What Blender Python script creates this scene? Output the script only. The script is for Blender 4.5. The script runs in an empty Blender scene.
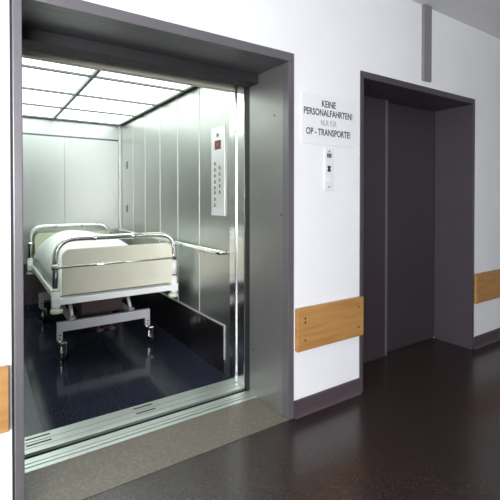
import bpy, bmesh, math, random
from mathutils import Vector, Matrix
random.seed(4)
C = bpy.context.scene.collection
PI = math.pi
V = Vector

# ------------------------------------------------------------------ materials
def new_mat(name):
    m = bpy.data.materials.new(name); m.use_nodes = True
    nt = m.node_tree
    return m, nt, nt.nodes['Principled BSDF']

def paint(name, col, rough=0.5, metal=0.0, var=0.06, scale=6.0, bump=0.0, bscale=60.0, spec=0.5, coat=0.0):
    m, nt, b = new_mat(name)
    tc = nt.nodes.new('ShaderNodeTexCoord')
    n = nt.nodes.new('ShaderNodeTexNoise'); n.inputs['Scale'].default_value = scale; n.inputs['Detail'].default_value = 5
    nt.links.new(tc.outputs['Object'], n.inputs['Vector'])
    r = nt.nodes.new('ShaderNodeValToRGB')
    r.color_ramp.elements[0].position = 0.3; r.color_ramp.elements[1].position = 0.7
    r.color_ramp.elements[0].color = [c*(1-var) for c in col] + [1]
    r.color_ramp.elements[1].color = [min(1, c*(1+var)) for c in col] + [1]
    nt.links.new(n.outputs['Fac'], r.inputs['Fac']); nt.links.new(r.outputs['Color'], b.inputs['Base Color'])
    b.inputs['Roughness'].default_value = rough; b.inputs['Metallic'].default_value = metal
    b.inputs['Specular IOR Level'].default_value = spec
    b.inputs['Coat Weight'].default_value = coat
    if bump:
        n2 = nt.nodes.new('ShaderNodeTexNoise'); n2.inputs['Scale'].default_value = bscale; n2.inputs['Detail'].default_value = 4
        nt.links.new(tc.outputs['Object'], n2.inputs['Vector'])
        bp = nt.nodes.new('ShaderNodeBump'); bp.inputs['Strength'].default_value = bump; bp.inputs['Distance'].default_value = 0.01
        nt.links.new(n2.outputs['Fac'], bp.inputs['Height']); nt.links.new(bp.outputs['Normal'], b.inputs['Normal'])
    return m

def brushed(name, col, rough=0.33, var=0.12, rvar=0.1, stretch=(40, 40, 1.2), metal=1.0):
    m, nt, b = new_mat(name)
    tc = nt.nodes.new('ShaderNodeTexCoord')
    mp = nt.nodes.new('ShaderNodeMapping'); mp.inputs['Scale'].default_value = stretch
    nt.links.new(tc.outputs['Object'], mp.inputs['Vector'])
    n = nt.nodes.new('ShaderNodeTexNoise'); n.inputs['Scale'].default_value = 3.0; n.inputs['Detail'].default_value = 6
    nt.links.new(mp.outputs['Vector'], n.inputs['Vector'])
    n2 = nt.nodes.new('ShaderNodeTexNoise'); n2.inputs['Scale'].default_value = 2.2; n2.inputs['Detail'].default_value = 3
    nt.links.new(tc.outputs['Object'], n2.inputs['Vector'])
    mx = nt.nodes.new('ShaderNodeMath'); mx.operation = 'MULTIPLY_ADD'; mx.inputs[1].default_value = 0.5
    nt.links.new(n.outputs['Fac'], mx.inputs[0])
    h = nt.nodes.new('ShaderNodeMath'); h.operation = 'MULTIPLY'; h.inputs[1].default_value = 0.5
    nt.links.new(n2.outputs['Fac'], h.inputs[0]); nt.links.new(h.outputs[0], mx.inputs[2])
    r = nt.nodes.new('ShaderNodeValToRGB')
    r.color_ramp.elements[0].position = 0.3; r.color_ramp.elements[1].position = 0.7
    r.color_ramp.elements[0].color = [c*(1-var) for c in col] + [1]
    r.color_ramp.elements[1].color = [min(1, c*(1+var)) for c in col] + [1]
    nt.links.new(mx.outputs[0], r.inputs['Fac']); nt.links.new(r.outputs['Color'], b.inputs['Base Color'])
    mr = nt.nodes.new('ShaderNodeMapRange')
    mr.inputs['From Min'].default_value = 0.3; mr.inputs['From Max'].default_value = 0.7
    mr.inputs['To Min'].default_value = max(0.03, rough-rvar); mr.inputs['To Max'].default_value = rough+rvar
    nt.links.new(mx.outputs[0], mr.inputs['Value']); nt.links.new(mr.outputs['Result'], b.inputs['Roughness'])
    b.inputs['Metallic'].default_value = metal
    return m

def emit(name, col, strength, base=(0.8, 0.8, 0.8)):
    m, nt, b = new_mat(name)
    b.inputs['Base Color'].default_value = (*base, 1)
    b.inputs['Emission Color'].default_value = (*col, 1); b.inputs['Emission Strength'].default_value = strength
    b.inputs['Roughness'].default_value = 0.4
    return m

def speckle(name, c0, c1, rough, scale=260, tile=None, joint=(0.02, 0.02, 0.025)):
    """dark stone / vinyl floor with fine light speckles and optional faint tile joints"""
    m, nt, b = new_mat(name)
    tc = nt.nodes.new('ShaderNodeTexCoord')
    n = nt.nodes.new('ShaderNodeTexNoise'); n.inputs['Scale'].default_value = scale; n.inputs['Detail'].default_value = 3
    nt.links.new(tc.outputs['Object'], n.inputs['Vector'])
    r = nt.nodes.new('ShaderNodeValToRGB')
    r.color_ramp.elements[0].position = 0.45; r.color_ramp.elements[1].position = 0.72
    r.color_ramp.elements[0].color = (*c0, 1); r.color_ramp.elements[1].color = (*c1, 1)
    nt.links.new(n.outputs['Fac'], r.inputs['Fac'])
    out = r.outputs['Color']
    if tile:
        br = nt.nodes.new('ShaderNodeTexBrick'); br.offset = 0
        br.inputs['Scale'].default_value = 1.0; br.inputs['Brick Width'].default_value = tile; br.inputs['Row Height'].default_value = tile
        br.inputs['Mortar Size'].default_value = 0.0025
        nt.links.new(tc.outputs['Object'], br.inputs['Vector'])
        nt.links.new(out, br.inputs['Color1']); nt.links.new(out, br.inputs['Color2'])
        br.inputs['Mortar'].default_value = (*joint, 1)
        out = br.outputs['Color']
    nt.links.new(out, b.inputs['Base Color'])
    n3 = nt.nodes.new('ShaderNodeTexNoise'); n3.inputs['Scale'].default_value = 3.5; n3.inputs['Detail'].default_value = 5
    nt.links.new(tc.outputs['Object'], n3.inputs['Vector'])
    mr = nt.nodes.new('ShaderNodeMapRange')
    mr.inputs['To Min'].default_value = rough*0.7; mr.inputs['To Max'].default_value = rough*1.3
    nt.links.new(n3.outputs['Fac'], mr.inputs['Value']); nt.links.new(mr.outputs['Result'], b.inputs['Roughness'])
    return m

def wood(name, c0, c1, rough=0.45):
    m, nt, b = new_mat(name)
    tc = nt.nodes.new('ShaderNodeTexCoord')
    mp = nt.nodes.new('ShaderNodeMapping'); mp.inputs['Scale'].default_value = (1.0, 8, 14)
    nt.links.new(tc.outputs['Object'], mp.inputs['Vector'])
    n = nt.nodes.new('ShaderNodeTexNoise'); n.inputs['Scale'].default_value = 2.2; n.inputs['Detail'].default_value = 7
    n.inputs['Distortion'].default_value = 0.8
    nt.links.new(mp.outputs['Vector'], n.inputs['Vector'])
    r = nt.nodes.new('ShaderNodeValToRGB')
    r.color_ramp.elements[0].position = 0.32; r.color_ramp.elements[1].position = 0.68
    r.color_ramp.elements[0].color = (*c0, 1); r.color_ramp.elements[1].color = (*c1, 1)
    nt.links.new(n.outputs['Fac'], r.inputs['Fac']); nt.links.new(r.outputs['Color'], b.inputs['Base Color'])
    b.inputs['Roughness'].default_value = rough
    return m

M = {}
M['wall'] = paint('white_wall_paint', (0.80, 0.81, 0.83), 0.6, var=0.02, scale=3, bump=0.06, bscale=120)
M['ceil'] = paint('ceiling_paint', (0.82, 0.82, 0.82), 0.8, var=0.02)
M['frame'] = paint('dark_grey_enamel', (0.19, 0.178, 0.192), 0.34, metal=0.5, var=0.05, scale=5, bump=0.02, bscale=200)
M['frame_shaded'] = paint('shaded_frame_enamel', (0.066, 0.057, 0.068), 0.36, var=0.05, scale=5)  # same enamel as the open lift's frame, darkened for weaker light
M['reveal'] = paint('satin_reveal_enamel', (0.30, 0.295, 0.285), 0.36, metal=0.7, var=0.05, scale=5)
M['door'] = paint('dark_door_enamel', (0.040, 0.030, 0.036), 0.42, var=0.04, scale=3, bump=0.02, bscale=200)
M['base'] = paint('dark_plum_baseboard', (0.070, 0.050, 0.058), 0.5, var=0.08)
M['floor'] = speckle('dark_brown_linoleum', (0.027, 0.017, 0.016), (0.044, 0.030, 0.026), 0.24, scale=90)
M['carfloor'] = speckle('blue_black_stone_tile', (0.009, 0.010, 0.020), (0.062, 0.070, 0.105), 0.12, scale=120, tile=0.6, joint=(0.03, 0.033, 0.045))
M['tan'] = speckle('grey_tan_linoleum', (0.135, 0.118, 0.096), (0.20, 0.176, 0.146), 0.4, scale=60)
M['carfloor'].node_tree.nodes['Principled BSDF'].inputs['Specular IOR Level'].default_value = 0.28
M['strip'] = speckle('painted_floor_reflection', (0.06, 0.072, 0.08), (0.11, 0.13, 0.135), 0.3, scale=170)
M['steel'] = brushed('brushed_steel', (0.47, 0.478, 0.456), 0.36, var=0.035, rvar=0.008, stretch=(30, 30, 0.8))
M['steelb'] = brushed('brushed_steel_back', (0.54, 0.56, 0.55), 0.38, var=0.04, rvar=0.01)  # same steel as the side walls, lightened for its brighter reflection
M['bead'] = paint('bright_joint_bead', (0.60, 0.615, 0.59), 0.42, metal=0.7, var=0.03)
M['kick'] = brushed('kick_steel_dark_reflection', (0.16, 0.145, 0.15), 0.32, var=0.15)  # dark tone paints in the reflection of the dark floor
M['bright'] = brushed('polished_steel', (0.80, 0.80, 0.79), 0.16, var=0.05, rvar=0.05)
M['alu'] = brushed('ribbed_aluminium', (0.60, 0.64, 0.62), 0.42, stretch=(1, 40, 40), var=0.08)
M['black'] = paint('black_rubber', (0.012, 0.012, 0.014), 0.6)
M['shaft'] = paint('dark_shaft', (0.012, 0.012, 0.012), 0.9)
M['gridbar'] = paint('grey_ceiling_bar', (0.16, 0.165, 0.16), 0.5)
M['beige'] = paint('beige_enamel', (0.70, 0.68, 0.59), 0.5, var=0.03)
M['lamp'] = emit('lit_panel', (0.89, 1.0, 0.945), 3.3)
M['chrome'] = paint('chrome', (0.80, 0.79, 0.77), 0.12, metal=1.0, var=0.02)
M['laminate'] = paint('cream_laminate', (0.83, 0.82, 0.67), 0.2, metal=0.25, var=0.02, coat=0.3)
M['headlam'] = paint('pale_green_laminate', (0.58, 0.62, 0.44), 0.4, var=0.03)
M['bedwhite'] = paint('bed_white_enamel', (0.84, 0.86, 0.84), 0.35, var=0.03)
M['bedgrey'] = paint('bed_silver_enamel', (0.60, 0.60, 0.62), 0.35, metal=0.3, var=0.04)
M['roller'] = paint('pale_green_plastic', (0.62, 0.68, 0.52), 0.5, var=0.03)
M['maroon'] = paint('maroon_cover', (0.085, 0.052, 0.055), 0.45)
M['red'] = paint('dull_red_plastic', (0.075, 0.03, 0.03), 0.5)
M['cloth'] = paint('white_bedding', (0.84, 0.87, 0.84), 0.9, var=0.02, bump=0.25, bscale=22, spec=0.1)
M['mattress'] = paint('white_mattress', (0.78, 0.80, 0.76), 0.9, var=0.03, spec=0.1)
M['wood'] = wood('oak_board', (0.36, 0.175, 0.050), (0.47, 0.250, 0.085))
M['woodend'] = paint('board_end_grain', (0.25, 0.13, 0.05), 0.6)
M['screw'] = paint('dark_screw', (0.10, 0.07, 0.05), 0.4, metal=0.6)
M['sign'] = paint('white_sheet', (0.78, 0.79, 0.82), 0.30, var=0.01)
M['ink'] = paint('black_lettering', (0.022, 0.018, 0.022), 0.6)
M['inkgrey'] = paint('grey_lettering', (0.30, 0.29, 0.31), 0.6)
M['plate'] = paint('light_plate', (0.74, 0.75, 0.77), 0.4, var=0.02)
M['cop'] = brushed('control_plate_steel', (0.78, 0.78, 0.77), 0.4, var=0.04, metal=0.55)
M['display'] = emit('dark_red_display', (0.5, 0.02, 0.02), 0.06, base=(0.09, 0.006, 0.010))
M['digit'] = emit('red_digit', (1.0, 0.10, 0.06), 0.5, base=(0.5, 0.02, 0.02))
M['button'] = paint('grey_button', (0.20, 0.20, 0.19), 0.4, metal=0.5)
M['duct'] = paint('grey_duct', (0.20, 0.20, 0.21), 0.5)

# ------------------------------------------------------------------ mesh helpers
def box(bm, x0, x1, y0, y1, z0, z1, bev=0.0, mi=0, seg=2):
    t = bmesh.new()
    bmesh.ops.create_cube(t, size=1.0)
    for v in t.verts:
        v.co = V(((x0+x1)/2 + v.co.x*(x1-x0), (y0+y1)/2 + v.co.y*(y1-y0), (z0+z1)/2 + v.co.z*(z1-z0)))
    if bev:
        bmesh.ops.bevel(t, geom=t.edges[:], offset=bev, segments=seg, profile=0.6, affect='EDGES')
    for f in t.faces: f.material_index = mi
    merge(bm, t)
    return bm

def merge(bm, t):
    vm = {v: bm.verts.new(v.co) for v in t.verts}
    for f in t.faces:
        try:
            nf = bm.faces.new([vm[v] for v in f.verts]); nf.material_index = f.material_index; nf.smooth = f.smooth
        except ValueError: pass
    t.free()

def cyl(bm, p0, p1, r0, r1=None, n=20, cap=True, mi=0):
    r1 = r0 if r1 is None else r1
    p0, p1 = V(p0), V(p1); d = p1-p0
    t = bmesh.new()
    bmesh.ops.create_cone(t, cap_ends=cap, segments=n, radius1=r0, radius2=r1, depth=d.length)
    q = d.to_track_quat('Z', 'Y').to_matrix().to_4x4()
    bmesh.ops.transform(t, matrix=Matrix.Translation((p0+p1)/2) @ q, verts=t.verts[:])
    for f in t.faces:
        f.smooth = len(f.verts) == 4; f.material_index = mi
    merge(bm, t)
    return bm

def rounded_path(pts, rad, n=7):
    pts = [V(p) for p in pts]; out = [pts[0]]
    for i in range(1, len(pts)-1):
        a, b, c = pts[i-1], pts[i], pts[i+1]
        d1 = (a-b).normalized(); d2 = (c-b).normalized()
        s, e = b+d1*rad, b+d2*rad
        for k in range(n+1):
            t = k/n
            out.append(s*(1-t)**2 + b*2*t*(1-t) + e*t*t)
    out.append(pts[-1])
    return out

def tube(bm, pts, r, n=14, mi=0):
    pts = [V(p) for p in pts]; rings = []
    t0 = (pts[1]-pts[0]).normalized()
    up = V((0, 0, 1)) if abs(t0.z) < 0.9 else V((1, 0, 0))
    nrm = (up - t0*up.dot(t0)).normalized()
    for i, p in enumerate(pts):
        if i == 0: t = (pts[1]-p).normalized()
        elif i == len(pts)-1: t = (p-pts[i-1]).normalized()
        else: t = ((pts[i+1]-p).normalized() + (p-pts[i-1]).normalized()).normalized()
        nrm = (nrm - t*nrm.dot(t)).normalized(); bn = t.cross(nrm)
        rings.append([bm.verts.new(p + nrm*(r*math.cos(a)) + bn*(r*math.sin(a))) for a in [2*PI*k/n for k in range(n)]])
    for a, b in zip(rings, rings[1:]):
        for k in range(n):
            f = bm.faces.new((a[k], a[(k+1) % n], b[(k+1) % n], b[k])); f.smooth = True; f.material_index = mi
    bm.faces.new(list(reversed(rings[0]))).material_index = mi
    bm.faces.new(rings[-1]).material_index = mi
    return bm

ORG = {}
def obj(name, bm, mats, parent=None, label=None):
    """link a bmesh (world coordinates) as one mesh object"""
    bmesh.ops.recalc_face_normals(bm, faces=bm.faces[:])
    me = bpy.data.meshes.new(name)
    if parent is not None:
        org = ORG[parent.name]
    else:
        xs = [v.co for v in bm.verts]
        org = V(((min(c.x for c in xs)+max(c.x for c in xs))/2, (min(c.y for c in xs)+max(c.y for c in xs))/2, min(c.z for c in xs)))
    bm.to_mesh(me); bm.free()
    me.transform(Matrix.Translation(-org))
    for m in (mats if isinstance(mats, (list, tuple)) else [mats]): me.materials.append(m)
    o = bpy.data.objects.new(name, me); C.objects.link(o)
    if parent is not None: o.parent = parent
    else: o.location = org
    ORG[o.name] = org
    if label: o['label'] = label
    return o

def thing(name, loc, label=None, cat=None, group=None):
    o = bpy.data.objects.new(name, None); C.objects.link(o); o.location = loc; o.empty_display_size = 0.1
    ORG[o.name] = V(loc)
    if label: o['label'] = label
    if cat: o['category'] = cat
    if group: o['group'] = group
    return o

def tag(o, label, cat, group=None):
    o['label'] = label; o['category'] = cat
    if group: o['group'] = group
    return o

def struct(o, label=None, cat=None):
    o['kind'] = 'structure'
    if label: o['label'] = label
    if cat: o['category'] = cat
    return o

def B(*a, **k):
    bm = bmesh.new(); box(bm, *a, **k); return bm

# ------------------------------------------------------------------ key dimensions (metres)
JL0, JL1 = 0.099, 0.140          # left jamb of the lift opening
JR0, JR1 = 1.489, 1.531          # right jamb of the lift opening
D0, D1, D2, D3 = 2.098, 2.128, 3.494, 3.528   # second landing door frame
HT = 2.142
CEILZ = 2.75
XL, XR, YF = -4.5, 7.0, -4.2     # corridor extents
SILL0, SILL1 = 0.32, 0.44
CAR0 = 0.47
CARX0, CARX1, CARB, CARZ = -0.08, 1.50, 3.40, 2.228

# ------------------------------------------------------------------ corridor shell
struct(obj('floor', B(XL, XR, YF, SILL0, -0.06, 0.0), M['floor']), 'dark brown linoleum corridor floor', 'floor')
struct(obj('ceiling', B(XL, XR, YF, 0.0, CEILZ, CEILZ+0.1), M['ceil']), 'white corridor ceiling', 'ceiling')
TH = 0.30
bm = bmesh.new()
box(bm, XL, JL0+0.01, 0, TH, 0, CEILZ)
box(bm, JL0+0.01, JR1-0.01, 0.0, TH, HT-0.01, CEILZ)
box(bm, JR1-0.01, D0+0.01, 0, TH, 0, CEILZ)
box(bm, D0+0.01, D3-0.01, 0, TH, HT-0.01, CEILZ)
box(bm, D3-0.01, XR, 0, TH, 0, CEILZ)
struct(obj('wall_back', bm, M['wall']), 'white plastered corridor wall around both lift doors', 'wall')
struct(obj('wall_left', B(XL-0.1, XL, YF, 0.3, 0, CEILZ), M['wall']))
struct(obj('wall_right', B(XR, XR+0.1, YF, 0.3, 0, CEILZ), M['wall']))
# front wall behind the camera, with a wide window opening
WX0, WX1, WZ0, WZ1 = -3.7, -0.5, 0.75, 2.45
bm = bmesh.new()
box(bm, XL, WX0, YF-0.15, YF, 0, CEILZ); box(bm, WX1, XR, YF-0.15, YF, 0, CEILZ)
box(bm, WX0, WX1, YF-0.15, YF, 0, WZ0); box(bm, WX0, WX1, YF-0.15, YF, WZ1, CEILZ)
struct(obj('wall_front', bm, M['wall']))
w = struct(thing('window_1', ((WX0+WX1)/2, YF-0.07, WZ0)), 'white framed corridor window behind the viewer', 'window')
bm = bmesh.new()
for x in (WX0, -2.13, WX1-0.06): box(bm, x, x+0.06, YF-0.12, YF-0.04, WZ0, WZ1)
box(bm, WX0, WX1, YF-0.12, YF-0.04, WZ0, WZ0+0.06); box(bm, WX0, WX1, YF-0.12, YF-0.04, WZ1-0.06, WZ1)
obj('window_frame', bm, M['bedwhite'], w)

def baseboard(name, x0, x1):
    bm = bmesh.new()
    prof = [(0.0, 0.0), (-0.022, 0.0), (-0.015, 0.012), (-0.012, 0.03), (-0.012, 0.094), (-0.008, 0.100), (0.0, 0.100)]
    A = [bm.verts.new((x0, y, z)) for y, z in prof]; Bv = [bm.verts.new((x1, y, z)) for y, z in prof]
    n = len(prof)
    for k in range(n): bm.faces.new((A[k], A[(k+1) % n], Bv[(k+1) % n], Bv[k]))
    bm.faces.new(A); bm.faces.new(list(reversed(Bv)))
    struct(obj(name, bm, M['base']), None, None)
baseboard('baseboard_left', XL, JL0)
baseboard('baseboard_back', JR1+0.001, D0-0.001)
baseboard('baseboard_right', D3+0.001, XR)

# ------------------------------------------------------------------ lift landing opening (door_1)
d1 = struct(thing('door_1', ((JL1+JR0)/2, 0.15, 0)), 'open lift entrance with dark grey steel frame', 'lift door')
bm = bmesh.new()
box(bm, JR0, JR1, -0.006, 0.05, 0, HT-0.0505, 0.003)
box(bm, JR0+0.001, JR1-0.005, 0.05, 0.405, 0, HT-0.0505, 0.002, mi=1)
jr = obj('jamb', bm, [M['frame'], M['reveal']], d1, 'grey reveal beside the white wall pier')
for (y, z) in ((0.13, 1.80), (0.06, 1.20), (0.36, 0.30)):
    obj('screw', cyl(bmesh.new(), (JR0+0.002, y, z), (JR0-0.002, y, z), 0.006, n=10), M['screw'], jr)
bm = bmesh.new()
box(bm, JL0+0.008, JL1, -0.006, 0.05, 0, HT-0.0505, 0.003)
box(bm, JL0+0.010, JL1-0.001, 0.05, 0.405, 0, HT-0.0505, 0.002)
obj('jamb', bm, M['frame'], d1)
obj('shadow_gap', B(JL0-0.002, JL0+0.007, -0.002, 0.03, 0, HT), M['black'], d1)
bm = bmesh.new()
box(bm, JL0+0.008, JR1, -0.006, 0.05, HT-0.05, HT, 0.003)
box(bm, JL1, JR0, 0.05, 0.405, HT-0.05, HT-0.002)
obj('header', bm, M['frame'], d1)
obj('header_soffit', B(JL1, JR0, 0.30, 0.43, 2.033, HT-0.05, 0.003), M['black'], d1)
# landing doors slid back into their pocket: edge painted black for the unlit shaft gap
obj('door_panel', B(1.4985, JR0+0.50, 0.410, 0.471, -0.04, 2.10, 0.003), M['black'], d1, 'edge of the retracted landing door painted black as the unlit gap')
# dark shaft surfaces around the car
bm = bmesh.new()
box(bm, 2.02, 2.10, 0.31, 3.7, -0.3, 2.7)
box(bm, -0.5, -0.42, 0.31, 3.7, -0.3, 2.7)
box(bm, -0.42, 2.02, 3.6, 3.68, -0.3, 2.7)
box(bm, -0.42, 2.02, 0.31, 3.6, 2.62, 2.70)
box(bm, -0.42, 2.02, 0.33, 3.6, -0.36, -0.3)
struct(obj('wall_shaft', bm, M['shaft']))

# sills
def sill(name, x0, x1, ya, yb, grooves, label):
    bm = bmesh.new(); ys = sorted([ya] + [g for gr in grooves for g in gr] + [yb])
    box(bm, x0, x1, ya, yb, -0.06, -0.012, mi=1)
    for i in range(0, len(ys), 2): box(bm, x0, x1, ys[i], ys[i+1], -0.012, 0.004, 0.0015)
    return struct(obj(name, bm, [M['alu'], M['black']]), label, 'sill')
sill('trim_1', 0.02, 1.497, SILL0+0.0005, 0.430, [(0.350, 0.358), (0.382, 0.388)], 'ribbed aluminium landing sill in front of the black gap')
cs = sill('trim_2', 0.02, 1.497, 0.476, 0.645, [(0.520, 0.526), (0.575, 0.582)], 'ribbed aluminium lift car sill behind the black gap')
bm = bmesh.new()
for (x, y) in ((0.83, 0.61), (0.83, 0.548), (0.25, 0.61), (0.25, 0.548)): box(bm, x-0.06, x+0.06, y-0.006, y+0.006, 0.0032, 0.0052, 0.0008)
obj('drain_slot', bm, M['black'], cs)

struct(obj('trim_7', B(JL1+0.001, JR0-0.001, -0.004, SILL0-0.001, 0.0, 0.003, 0.001), M['tan']), 'grey-tan linoleum threshold between the lift jambs', 'threshold')
# ------------------------------------------------------------------ lift car
struct(obj('floor_car', B(CARX0, CARX1, 0.6455, CARB, -0.05, 0.0), M['carfloor']), 'blue-black speckled stone floor of the lift car', 'floor')
struct(obj('trim_3', B(CARX0, 0.278, 0.6465, 2.1, 0.0, 0.002), M['strip']), 'pale strip painted as a reflection on lift floor by the left jamb', 'painted reflection')  # pale colour paints a reflection onto the glossy floor
# back wall: two tall panels, top band with dark joint, corner post
bm = bmesh.new()
box(bm, CARX0, CARX1, CARB+0.006, CARB+0.05, 0, 2.30)
box(bm, CARX0, 0.826, CARB, CARB+0.01, 0.56, 2.016, 0.003)
box(bm, 0.832, 1.462, CARB, CARB+0.01, 0.56, 2.016, 0.003)
box(bm, CARX0, 1.462, CARB, CARB+0.01, 2.036, 2.30, 0.002)
box(bm, CARX0, 1.462, CARB+0.003, CARB+0.01, 2.016, 2.036, mi=1)
box(bm, 1.466, CARX1, CARB-0.03, CARB+0.01, 0, 2.30, 0.004)
box(bm, CARX0, 1.462, CARB-0.006, CARB+0.01, 0.085, 0.55, 0.003, mi=2)  # tall dark band paints the floor's reflection in the rear steel
box(bm, CARX0, 1.466, CARB-0.010, CARB+0.01, 0.0, 0.083, 0.004, mi=3)
struct(obj('wall_car_back', bm, [M['steelb'], M['kick'], M['kick'], M['carfloor']]), 'brushed steel rear wall of the lift car', 'wall')
# right side wall with bright joint beads
seams = [2.91, 2.49, 2.05, 1.61, 1.172]
bm = bmesh.new()
box(bm, CARX1+0.008, CARX1+0.05, 0.645, CARB, 0, 2.30)
ys = [0.645] + sorted(seams) + [CARB-0.03]
for a, b in zip(ys, ys[1:]): box(bm, CARX1, CARX1+0.012, a+0.003, b-0.003, 0.0, 2.30, 0.002)
for s in seams: box(bm, CARX1-0.003, CARX1+0.010, s-0.006, s+0.006, 0.36, 2.30, 0.001, mi=1)
struct(obj('wall_car_right', bm, [M['steel'], M['bead']]), 'brushed steel side wall of the lift car', 'wall')
bm = B(CARX0-0.05, CARX0, 0.645, CARB, 0, 2.30)
box(bm, CARX0-0.01, CARX0+0.006, 0.757, CARB-0.012, 0.003, 0.345, 0.002, mi=1)
struct(obj('wall_car_left', bm, [M['steel'], M['kick']]))
# kick panel along the side wall, with a bright edge
k = thing('kick_panel', (1.49, 2.0, 0), 'steel kick panel, dark floor reflection painted in, with bright trim along foot of lift side wall', 'kick panel')
obj('panel', B(CARX1-0.006, CARX1-0.0005, 0.757, CARB-0.035, 0.003, 0.345, 0.002), M['kick'], k)
bm = bmesh.new()
box(bm, CARX1-0.008, CARX1-0.0005, 0.750, CARB-0.035, 0.345, 0.358, 0.002)
box(bm, CARX1-0.007, CARX1-0.0005, 0.750, 0.766, 0.10, 0.345, 0.002)
obj('edge_trim', bm, M['bead'], k, 'bright edge trim')
# car front: door posts and header
bm = bmesh.new()
box(bm, 1.482, 1.505, 0.575, 0.655, 0.005, 2.30, 0.005)
box(bm, 1.492, 1.560, 0.475, 0.578, 0.005, 2.30, 0.006)
struct(obj('trim_4', bm, M['bright']), 'bright steel door post of the lift car', 'door post')
struct(obj('trim_5', B(CARX0, 0.10, 0.475, 0.655, 0.005, 2.30, 0.005), M['bright']))
struct(obj('trim_6', B(CARX0, 1.56, 0.600, 0.655, 2.052, 2.40, 0.003), M['beige']), 'beige header beam above the lift car opening', 'header beam')
# ceiling tray: front strip and bars
bm = bmesh.new()
box(bm, CARX0, CARX1, 0.66, CARB, 2.295, 2.32)
box(bm, CARX0+0.02, 1.470, 0.66, 1.00, CARZ+0.006, CARZ+0.03, 0.002, mi=1)
for y in (1.392, 2.045, 2.695): box(bm, CARX0+0.02, 1.470, y-0.014, y+0.014, CARZ-0.016, CARZ+0.025, 0.002, mi=2)
box(bm, 0.6973, 0.7227, 1.0, 3.345, CARZ-0.024, CARZ+0.025, 0.002, mi=2)
box(bm, CARX0+0.02, 1.470, 3.337, 3.36, CARZ-0.016, CARZ+0.03, 0.002, mi=2)
box(bm, 1.455, 1.474, 1.0, 3.36, CARZ-0.016, CARZ+0.03, 0.002, mi=2)
box(bm, CARX0+0.01, CARX0+0.03, 1.0, 3.36, CARZ-0.016, CARZ+0.03, 0.002, mi=2)
struct(obj('ceiling_car', bm, [M['shaft'], M['beige'], M['gridbar']]), 'grey bar grid holding the lift ceiling lights', 'ceiling')
rows = [(1.001, 1.380, 'nearest the lift door'), (1.404, 2.033, 'in second row from the lift door'),
        (2.057, 2.683, 'in third row from the lift door'), (2.707, 3.336, 'in last row above the bed head')]
cols = [(CARX0+0.031, 0.697, 'left-hand'), (0.723, 1.454, 'right-hand')]
for (ya, yb, rt) in rows:
    for (xa, xb, ct) in cols:
        o = obj('ceiling_light', B(xa, xb, ya, yb, CARZ, CARZ+0.02, 0.003), M['lamp'])
        tag(o, '%s glowing square ceiling panel %s' % (ct, rt), 'ceiling light', 'lift ceiling light panels')

# handrail
h = thing('handrail', (1.45, 2.0, 0.9), 'round steel handrail along right side wall of the lift', 'handrail')
pts = rounded_path([(1.498, 0.742, 0.90), (1.452, 0.742, 0.90), (1.452, 3.30, 0.90), (1.498, 3.30, 0.90)], 0.035)
obj('rail', tube(bmesh.new(), pts, 0.019), M['bright'], h)
for y in (1.10, 1.95, 2.8):
    bm = tube(bmesh.new(), rounded_path([(1.499, y, 0.87), (1.46, y, 0.865), (1.452, y, 0.885)], 0.01), 0.007)
    cyl(bm, (1.4995, y, 0.87), (1.494, y, 0.87), 0.022)
    obj('bracket', bm, M['bright'], h)
# small hinge-like plates in the rear corner
for (z, lb) in ((1.70, 'upper of two small dark plates in the rear corner of the lift'), (1.17, 'lower of two small dark plates in the rear corner of the lift')):
    bm = B(1.492, 1.4995, 3.13, 3.18, z-0.045, z+0.045, 0.003)
    bpl = thing('wall_plate', (1.496, 3.155, z-0.045), lb, 'wall plate', 'small plates in the lift corner')
    obj('plate', bm, M['duct'], bpl)
    for dz in (-0.025, 0.025): obj('screw', cyl(bmesh.new(), (1.493, 3.155, z+dz), (1.489, 3.155, z+dz), 0.007, n=10), M['bead'], bpl)

# ------------------------------------------------------------------ lift control panel
cp = thing('control_panel', (1.495, 0.88, 1.165), 'tall steel lift control panel with red display and two rows of buttons', 'control panel')
obj('face_plate', B(1.490, 1.4995, 0.742, 0.945, 1.165, 1.832, 0.003), M['cop'], cp)
ds = obj('display', B(1.486, 1.4905, 0.795, 0.884, 1.665, 1.732, 0.002), M['display'], cp, 'dark red floor display')
bm = bmesh.new()
box(bm, 1.4850, 1.4862, 0.828, 0.850, 1.697, 1.700); box(bm, 1.4850, 1.4862, 0.838, 0.841, 1.685, 1.713)
obj('digit', bm, M['digit'], ds)
bm = cyl(bmesh.new(), (1.4905, 0.842, 1.772), (1.486, 0.842, 1.772), 0.014)
obj('key_switch', bm, M['button'], cp)
for z in (1.559, 1.513, 1.467, 1.421, 1.375, 1.34, 1.29, 1.244):
    obj('button', B(1.484, 1.4905, 0.872, 0.889, z-0.014, z+0.014, 0.002), M['button'], cp)
for z in (1.524, 1.479, 1.434, 1.389, 1.343):
    obj('button', B(1.484, 1.4905, 0.798, 0.815, z-0.014, z+0.014, 0.002), M['button'], cp)
bm = bmesh.new()
for i in range(4): box(bm, 1.4885, 1.4905, 0.77, 0.92, 1.185+i*0.010, 1.189+i*0.010)
obj('speaker_slots', bm, M['plate'], cp)

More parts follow.
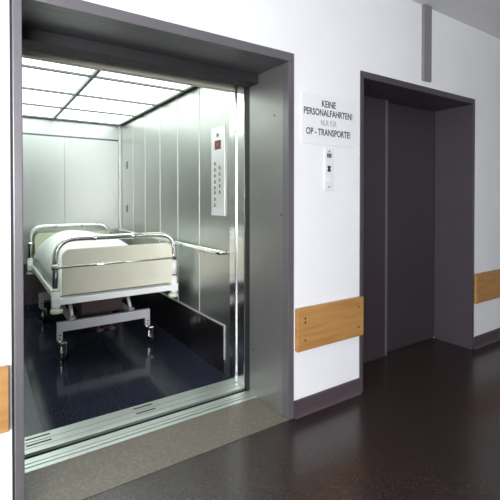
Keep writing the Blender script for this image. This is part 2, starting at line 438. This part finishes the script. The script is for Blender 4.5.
# ------------------------------------------------------------------ second landing door (door_2)
d2 = struct(thing('door_2', ((D1+D2)/2, 0.15, 0)), 'closed dark two-panel lift door in a dark grey frame', 'lift door')
for (a, b, s) in ((D0, D1, 1), (D2, D3, -1)):
    bm = bmesh.new()
    box(bm, a, b, -0.008, 0.05, 0, HT-0.0455, 0.003)
    if s > 0: box(bm, a+0.006, b-0.002, 0.05, 0.34, 0, HT-0.0455, 0.002)
    else: box(bm, a+0.002, b-0.006, 0.05, 0.34, 0, HT-0.0455, 0.002)
    obj('jamb', bm, M['frame_shaded'], d2)
bm = bmesh.new()
box(bm, D0, D3, -0.008, 0.05, HT-0.045, HT, 0.003)
box(bm, D1-0.02, D2+0.02, 0.045, 0.40, HT-0.0452, HT-0.002)
obj('header', bm, M['frame_shaded'], d2)
obj('door_panel', B(2.69, D2+0.05, 0.345, 0.375, 0.006, HT-0.046, 0.004), M['door'], d2)
bm = bmesh.new()
box(bm, D0+0.01, 2.768, 0.302, 0.335, 0.006, HT-0.046, 0.004)
dp = obj('door_panel', bm, M['door'], d2)
obj('edge_strip', B(2.746, 2.770, 0.298, 0.303, 0.008, HT-0.047, 0.001), M['frame'], dp)
bm = bmesh.new()
box(bm, D1, D2, 0.298, 0.38, -0.02, 0.004, 0.001)
obj('door_sill', bm, M['black'], d2)
struct(obj('wall_shaft_rear', B(D0-0.1, D3+0.1, 0.41, 0.5, 0, 2.4), M['shaft']))

# ------------------------------------------------------------------ timber wall boards
def board(x0, x1, label, holes):
    t = thing('bumper_rail', ((x0+x1)/2, -0.014, 0.392), label, 'wall board', 'oak bumper boards on the corridor wall')
    obj('board', B(x0, x1, -0.028, -0.0005, 0.392, 0.646, 0.005, seg=3), M['wood'], t)
    for (x, z) in holes:
        obj('screw', cyl(bmesh.new(), (x, -0.027, z), (x, -0.0295, z), 0.007, n=12), M['screw'], t)
board(JR1+0.010, D0+0.012, 'oak bumper board on the white pier between the two lift doors', [(1.60, 0.585), (1.60, 0.455), (1.60, 0.56), (2.06, 0.585), (2.06, 0.455)])
board(D3+0.004, 5.6, 'oak bumper board right of the closed dark lift door', [(3.62, 0.585), (3.62, 0.455), (4.5, 0.585), (4.5, 0.455)])
board(-2.4, JL0-0.012, 'oak bumper board left of the open lift entrance', [(-0.02, 0.585), (-0.02, 0.455)])

# ------------------------------------------------------------------ notice on the pier
def text_mesh(name, body, xl, xr, zb, zt, y, mat, parent, bold=0.0):
    cu = bpy.data.curves.new(name, 'FONT'); cu.body = body; cu.size = 1.0; cu.extrude = 0.0; cu.offset = bold
    cu.resolution_u = 3
    o = bpy.data.objects.new(name, cu); C.objects.link(o)
    dg = bpy.context.evaluated_depsgraph_get(); dg.update()
    me = bpy.data.meshes.new_from_object(o.evaluated_get(dg))
    bpy.data.objects.remove(o)
    xs = [v.co.x for v in me.vertices]; zs = [v.co.y for v in me.vertices]
    sx = (xr-xl)/(max(xs)-min(xs)); sz = (zt-zb)/(max(zs)-min(zs)); x0, z0 = min(xs), min(zs)
    org = ORG[parent.name]
    bm = bmesh.new(); bm.from_mesh(me)
    for v in bm.verts: v.co = V((xl+(v.co.x-x0)*sx, y, zb+(v.co.y-z0)*sz))
    r = bmesh.ops.extrude_face_region(bm, geom=bm.faces[:])
    for v in [g for g in r['geom'] if isinstance(g, bmesh.types.BMVert)]: v.co.y -= 0.0008
    return obj(name, bm, mat, parent)
sg = thing('notice_sign', (1.815, -0.003, 1.625), 'white notice with black German capitals on the pier between lift doors', 'sign')
obj('sheet', B(1.590, 2.045, -0.0045, -0.0005, 1.625, 1.932, 0.001), M['sign'], sg)
YS = -0.0046
text_mesh('lettering', 'KEINE', 1.752, 1.870, 1.859, 1.900, YS, M['ink'], sg, 0.016)
text_mesh('lettering', 'PERSONALFAHRTEN!', 1.606, 2.020, 1.803, 1.845, YS, M['ink'], sg, 0.016)
text_mesh('lettering', 'NUR FÜR', 1.744, 1.877, 1.744, 1.788, YS, M['inkgrey'], sg)
text_mesh('lettering', 'OP - TRANSPORTE!', 1.624, 2.001, 1.683, 1.725, YS, M['ink'], sg, 0.016)
for (x, z) in ((1.60, 1.922), (2.035, 1.922), (1.60, 1.636), (2.035, 1.636)):
    obj('screw', cyl(bmesh.new(), (x, -0.0044, z), (x, -0.0070, z), 0.0035, n=10), M['plate'], sg)

# call plate below it
pl = thing('call_panel', (1.813, -0.004, 1.345), 'narrow pale call panel with small black push symbols under the notice', 'call panel')
obj('plate', B(1.775, 1.852, -0.008, -0.0005, 1.345, 1.606, 0.002), M['plate'], pl)
obj('indicator', cyl(bmesh.new(), (1.811, -0.0075, 1.588), (1.811, -0.010, 1.588), 0.005, n=12), M['ink'], pl)
bm = bmesh.new()
for i in range(3): box(bm, 1.792+i*0.0135, 1.803+i*0.0135, -0.0105, -0.0075, 1.550, 1.576, 0.001)
obj('display', bm, M['button'], pl)
bm = bmesh.new()
box(bm, 1.797, 1.823, -0.011, -0.0075, 1.485, 1.499, 0.001); box(bm, 1.797, 1.823, -0.011, -0.0075, 1.463, 1.477, 0.001)
box(bm, 1.802, 1.818, -0.0105, -0.0075, 1.476, 1.486)
obj('button', bm, M['ink'], pl, 'black call button symbol')
obj('button', B(1.795, 1.826, -0.010, -0.0075, 1.395, 1.430, 0.002), M['sign'], pl)
obj('key_switch', cyl(bmesh.new(), (1.810, -0.0075, 1.368), (1.810, -0.010, 1.368), 0.006, n=12), M['duct'], pl)

# cable duct above the second door
du = thing('cable_duct', (2.83, -0.012, 2.184), 'grey vertical cable duct above the closed lift door', 'cable duct')
obj('cover', B(2.772, 2.868, -0.024, -0.0005, 2.184, CEILZ-0.001, 0.003), M['duct'], du)

# ------------------------------------------------------------------ hospital bed
BX0, BX1, BY0, BY1 = 0.452, 1.402, 1.45, 3.27
RZ = 0.533
bed = thing('hospital_bed', ((BX0+BX1)/2, (BY0+BY1)/2, 0), 'white hospital bed with chrome end rails standing in the lift', 'hospital bed')
# mattress platform frame
bm = bmesh.new()
for x in (BX0+0.012, BX1-0.042):
    box(bm, x, x+0.03, BY0+0.02, BY1-0.02, RZ-0.028, RZ+0.022, 0.006)
obj('side_rail', bm, M['bedwhite'], bed)
bm = bmesh.new()
box(bm, BX0-0.002, BX1+0.004, BY0-0.022, BY0+0.022, RZ-0.030, RZ+0.018, 0.007)
obj('end_bar', bm, M['bedwhite'], bed)
bm = bmesh.new()
box(bm, BX0-0.002, BX1+0.004, BY1-0.022, BY1+0.022, RZ-0.030, RZ+0.018, 0.007)
obj('end_bar', bm, M['bedwhite'], bed)
bm = bmesh.new()
box(bm, BX0+0.04, BX1-0.04, BY0+0.03, BY1-0.03, RZ-0.012, RZ+0.02)
obj('mattress_platform', bm, M['bedgrey'], bed)
# end boards
def rounded_panel(x0, x1, y0, y1, z0, z1, r, n=8):
    """upright slab with rounded upper corners and softened edges"""
    prof = [(x0, z0), (x1, z0)]
    for k in range(n+1): a = PI/2*k/n; prof.append((x1-r+r*math.cos(a), z1-r+r*math.sin(a)))
    for k in range(n+1): a = PI/2+PI/2*k/n; prof.append((x0+r+r*math.cos(a), z1-r+r*math.sin(a)))
    bm = bmesh.new()
    f = bm.faces.new([bm.verts.new((x, y0, z)) for x, z in prof])
    ext = bmesh.ops.extrude_face_region(bm, geom=[f])
    for v in [g for g in ext['geom'] if isinstance(g, bmesh.types.BMVert)]: v.co.y = y1
    ed = [e for e in bm.edges if abs(e.verts[0].co.y-e.verts[1].co.y) < 1e-6]
    bmesh.ops.bevel(bm, geom=ed, offset=0.004, segments=2, profile=0.6, affect='EDGES')
    return bm
def end_board(y, s, panel_mat, top, label, x0, x1, R):
    bm = tube(bmesh.new(), rounded_path([(x0, y, RZ-0.05), (x0, y, top), (x1, y, top), (x1, y, RZ-0.05)], 0.15, 10), R)
    for xx in (0.30, 0.62):   # small clamps on the tube
        x = x0 + (x1-x0)*xx
        cyl(bm, (x-0.014, y, top), (x+0.014, y, top), R+0.003)
    obj('end_frame', bm, M['chrome'], bed, label)
    obj('end_panel', rounded_panel(x0+0.045, x1-0.020, y-0.012, y+0.010, RZ+0.038, top-0.075, 0.055), panel_mat, bed)
    bm = bmesh.new()
    yr = y + s*(R+0.008)
    tube(bm, [(x0-0.004, yr, 0.785), (x1+0.004, yr, 0.785)], 0.009, 10)
    for x in (x0, x1):
        cyl(bm, (x, y, 0.768), (x, y, 0.806), R+0.006)
    obj('cross_rail', bm, M['chrome'], bed)
    for x in (x0, x1):      # corner castings and sleeves
        bm = bmesh.new()
        cyl(bm, (x, y, RZ-0.06), (x, y, RZ+0.075), 0.030)
        cyl(bm, (x, y, RZ+0.075), (x, y, RZ+0.095), 0.030, R+0.001)
        box(bm, x-0.029, x+0.029, y-0.031, y+0.031, RZ-0.040, RZ+0.026, 0.008)
        obj('corner_casting', bm, M['bedwhite'], bed)
end_board(BY0, -1, M['laminate'], 0.990, 'foot end tube of polished chrome', BX0+0.006, BX1-0.010, 0.0215)
end_board(BY1, 1, M['headlam'], 0.978, 'head end tube behind the bedding', BX0+0.004, BX1-0.085, 0.0215)
# sleeves on the right-hand foot post (white upper sleeve)
obj('post_sleeve', cyl(bmesh.new(), (BX1-0.010, BY0, 0.64), (BX1-0.010, BY0, 0.765), 0.0255), M['bedwhite'], bed)
# horizontal bumper rollers
for (x, y) in ((BX0+0.01, BY0-0.01), (BX1-0.02, BY0-0.01), (BX0+0.01, BY1+0.01), (BX1-0.02, BY1+0.01)):
    bm = bmesh.new()
    cyl(bm, (x, y, RZ-0.085), (x, y, RZ-0.062), 0.042, n=28)
    cyl(bm, (x, y, RZ-0.062), (x, y, RZ-0.055), 0.042, 0.036, n=28)
    cyl(bm, (x, y, RZ-0.055), (x, y, RZ-0.03), 0.014, n=12)
    obj('bumper_roller', bm, M['roller'], bed)
# lifting mechanism
CY0, CY1 = 1.72, 2.92
bm = bmesh.new()
for x in (0.64, 1.14):
    box(bm, x-0.02, x+0.02, CY0-0.02, CY1+0.02, 0.235, 0.275, 0.004)
obj('base_beam', bm, M['bedgrey'], bed)
bm = bmesh.new()
box(bm, 0.74, 1.10, 1.98, 2.62, 0.25, 0.49, 0.015)
obj('motor_cover', bm, M['maroon'], bed, 'maroon cover over the lifting drive')
for x, y in ((0.64, CY0+0.12), (1.14, CY0+0.12), (0.80, CY1-0.12), (1.08, CY1-0.12)):
    sgn = 1 if y < 2.3 else -1
    bm = bmesh.new()
    tube(bm, [(x, y, 0.27), (x, y+0.22*sgn, 0.51)], 0.016)
    cyl(bm, (x-0.025, y, 0.275), (x+0.025, y, 0.275), 0.022)
    cyl(bm, (x-0.025, y+0.22*sgn, 0.505), (x+0.025, y+0.22*sgn, 0.505), 0.022)
    obj('lift_arm', bm, M['bedgrey'], bed)
def base_bar(y, s):
    bm = bmesh.new()
    box(bm, 0.502, 1.268, y-0.022, y+0.022, 0.222, 0.298, 0.004)
    for x in (0.502, 1.226):
        box(bm, x, x+0.042, y-0.022, y+0.022, 0.150, 0.230, 0.004)
    cb = obj('base_crossbar', bm, M['bedgrey'], bed)
    for x in (0.523, 1.247):
        bm = bmesh.new()
        for z in (0.168, 0.196): cyl(bm, (x, y-0.0235, z), (x, y-0.021, z), 0.007, n=10)
        obj('bolt', bm, M['black'], cb)
        # caster
        bm = bmesh.new()
        cyl(bm, (x, y, 0.152), (x, y, 0.128), 0.016)
        ox = x + 0.024
        oy = y - 0.022
        for sx in (-0.019, 0.019):
            t = bmesh.new()
            box(t, ox+sx-0.003, ox+sx+0.003, oy-0.009, oy+0.009, 0.052, 0.138, 0.002)
            merge(bm, t)
        box(bm, ox-0.022, ox+0.022, oy-0.022, oy+0.022, 0.126, 0.140, 0.004)
        ca = obj('caster', bm, M['chrome'], bed)
        bm = bmesh.new()
        cyl(bm, (ox-0.014, oy, 0.060), (ox+0.014, oy, 0.060), 0.0595, n=32)
        obj('wheel', bm, M['black'], ca)
        bm = bmesh.new()
        for sx in (-1, 1):
            cyl(bm, (ox+sx*0.0145, oy, 0.060), (ox+sx*0.0175, oy, 0.060), 0.053, 0.049, n=28)
        cyl(bm, (ox-0.026, oy, 0.060), (ox+0.026, oy, 0.060), 0.009, n=12)
        obj('hub', bm, M['chrome'], ca)
base_bar(CY0, -1); base_bar(CY1, 1)
for x in (0.80, 0.90):
    bm = bmesh.new()
    box(bm, x, x+0.05, CY0-0.075, CY0-0.02, 0.185, 0.200, 0.004)
    cyl(bm, (x+0.025, CY0-0.02, 0.192), (x+0.025, CY0+0.02, 0.225), 0.008)
    obj('brake_pedal', bm, M['red'], bed, 'dull red foot pedal')

# mattress
bm = B(BX0+0.125, BX1-0.048, BY0+0.035, BY1-0.035, RZ+0.021, RZ+0.13, 0.035, seg=4)
for f in bm.faces: f.smooth = True
tag(obj('mattress', bm, M['mattress']), 'white mattress lying on the hospital bed frame under the duvet', 'mattress')

# duvet heaped over the mattress: closed puffy form, higher to the left and to the head
def noise(x, y):
    return (math.sin(7.1*x+2.3*y+0.4)*0.5 + math.sin(3.7*x-6.1*y+1.9)*0.6 + math.sin(13*x+9*y)*0.25 + math.sin(19*y-8*x+0.7)*0.18)
def duvet():
    bm = bmesh.new(); NV, NT = 44, 44; rings = []
    y0, y1 = BY0+0.05, BY1-0.03
    ztop = RZ+0.134; zlow = RZ+0.026; xm0 = BX0+0.118
    for i in range(NV+1):
        v = i/NV; y = y0 + (y1-y0)*v
        e = max((1-abs(2*v-1)**6)**0.5 if 0 < v < 1 else 0.0, 0.12)
        zt = 0.868 + 0.100*math.sin(PI*min(1, v*0.85+0.08)) - 0.01*(1-v)
        xl = BX0+0.030 + 0.006*math.sin(v*11); xr = 1.23 + 0.04*math.sin(v*5+1)
        xm = (xl+xr)/2; hw = (xr-xl)/2
        ring = []
        H = NT//2
        for k in range(H+1):            # upper surface, right to left
            a = PI*k/H
            ca, sa = math.cos(a), math.sin(a)
            if ca >= 0:                 # right half falls away gently
                px = xm + hw*ca**0.9; pz = ztop + (zt-ztop)*e*sa**1.15
            else:                       # left half bulges and drapes over the rail
                px = xm - hw*abs(ca)**0.72; pz = zlow + ((zt-ztop)*e+ztop-zlow)*sa**0.62
            pz += 0.011*noise(px*1.4, y)*min(1, sa*1.8)
            ring.append(bm.verts.new((px, y + 0.005*noise(px*2, y*0.7), pz)))
        # underside: below the drape, up the mattress side, across the mattress
        for (px, pz) in ((xl+0.03, zlow-0.001), (xm0, zlow-0.001), (xm0+0.001, (zlow+ztop)/2), (xm0+0.002, ztop-0.0005), (xm-0.1, ztop-0.0005), (xm+0.1, ztop-0.0005)):
            ring.append(bm.verts.new((px, y, pz)))
        rings.append(ring)
    n = len(rings[0])
    for r0, r1 in zip(rings, rings[1:]):
        for k in range(n):
            f = bm.faces.new((r0[k], r0[(k+1) % n], r1[(k+1) % n], r1[k])); f.smooth = True
    bm.faces.new(rings[0]); bm.faces.new(list(reversed(rings[-1])))
    return bm
tag(obj('duvet', duvet(), M['cloth']), 'puffy white duvet heaped on the mattress of the hospital bed', 'duvet')

# ------------------------------------------------------------------ light
def area(name, loc, target, sx, sy, power, col=(1, 1, 1), spread=PI):
    l = bpy.data.lights.new(name, 'AREA'); l.shape = 'RECTANGLE'; l.size = sx; l.size_y = sy; l.energy = power; l.color = col; l.spread = spread
    o = bpy.data.objects.new(name, l); C.objects.link(o); o.location = loc
    o.rotation_euler = (V(target)-V(loc)).to_track_quat('-Z', 'Y').to_euler()
    return o
area('window_daylight', ((WX0+WX1)/2, YF+0.02, (WZ0+WZ1)/2), ((WX0+WX1)/2, 0, (WZ0+WZ1)/2-0.2), WX1-WX0-0.1, WZ1-WZ0-0.1, 370, (0.97, 0.98, 1.0))

wd = bpy.data.worlds.new('World'); bpy.context.scene.world = wd; wd.use_nodes = True
wd.node_tree.nodes['Background'].inputs['Color'].default_value = (0.9, 0.95, 1.0, 1)
wd.node_tree.nodes['Background'].inputs['Strength'].default_value = 1.0

# ------------------------------------------------------------------ camera
cam = bpy.data.cameras.new('Camera'); co = bpy.data.objects.new('Camera', cam); C.objects.link(co)
co.location = (0, -1.8506, 1.3)
co.rotation_euler = (math.radians(90-0.624), 0, math.radians(-33.5007))
cam.sensor_width = 36; cam.lens = 406.714/500*36; cam.shift_y = -(250-202.24)/500
cam.clip_start = 0.05
sc = bpy.context.scene
sc.camera = co
sc.view_settings.view_transform = 'Standard'; sc.view_settings.look = 'None'
sc.view_settings.gamma = 1; sc.view_settings.exposure = 0.0; sc.view_settings.use_curve_mapping = False
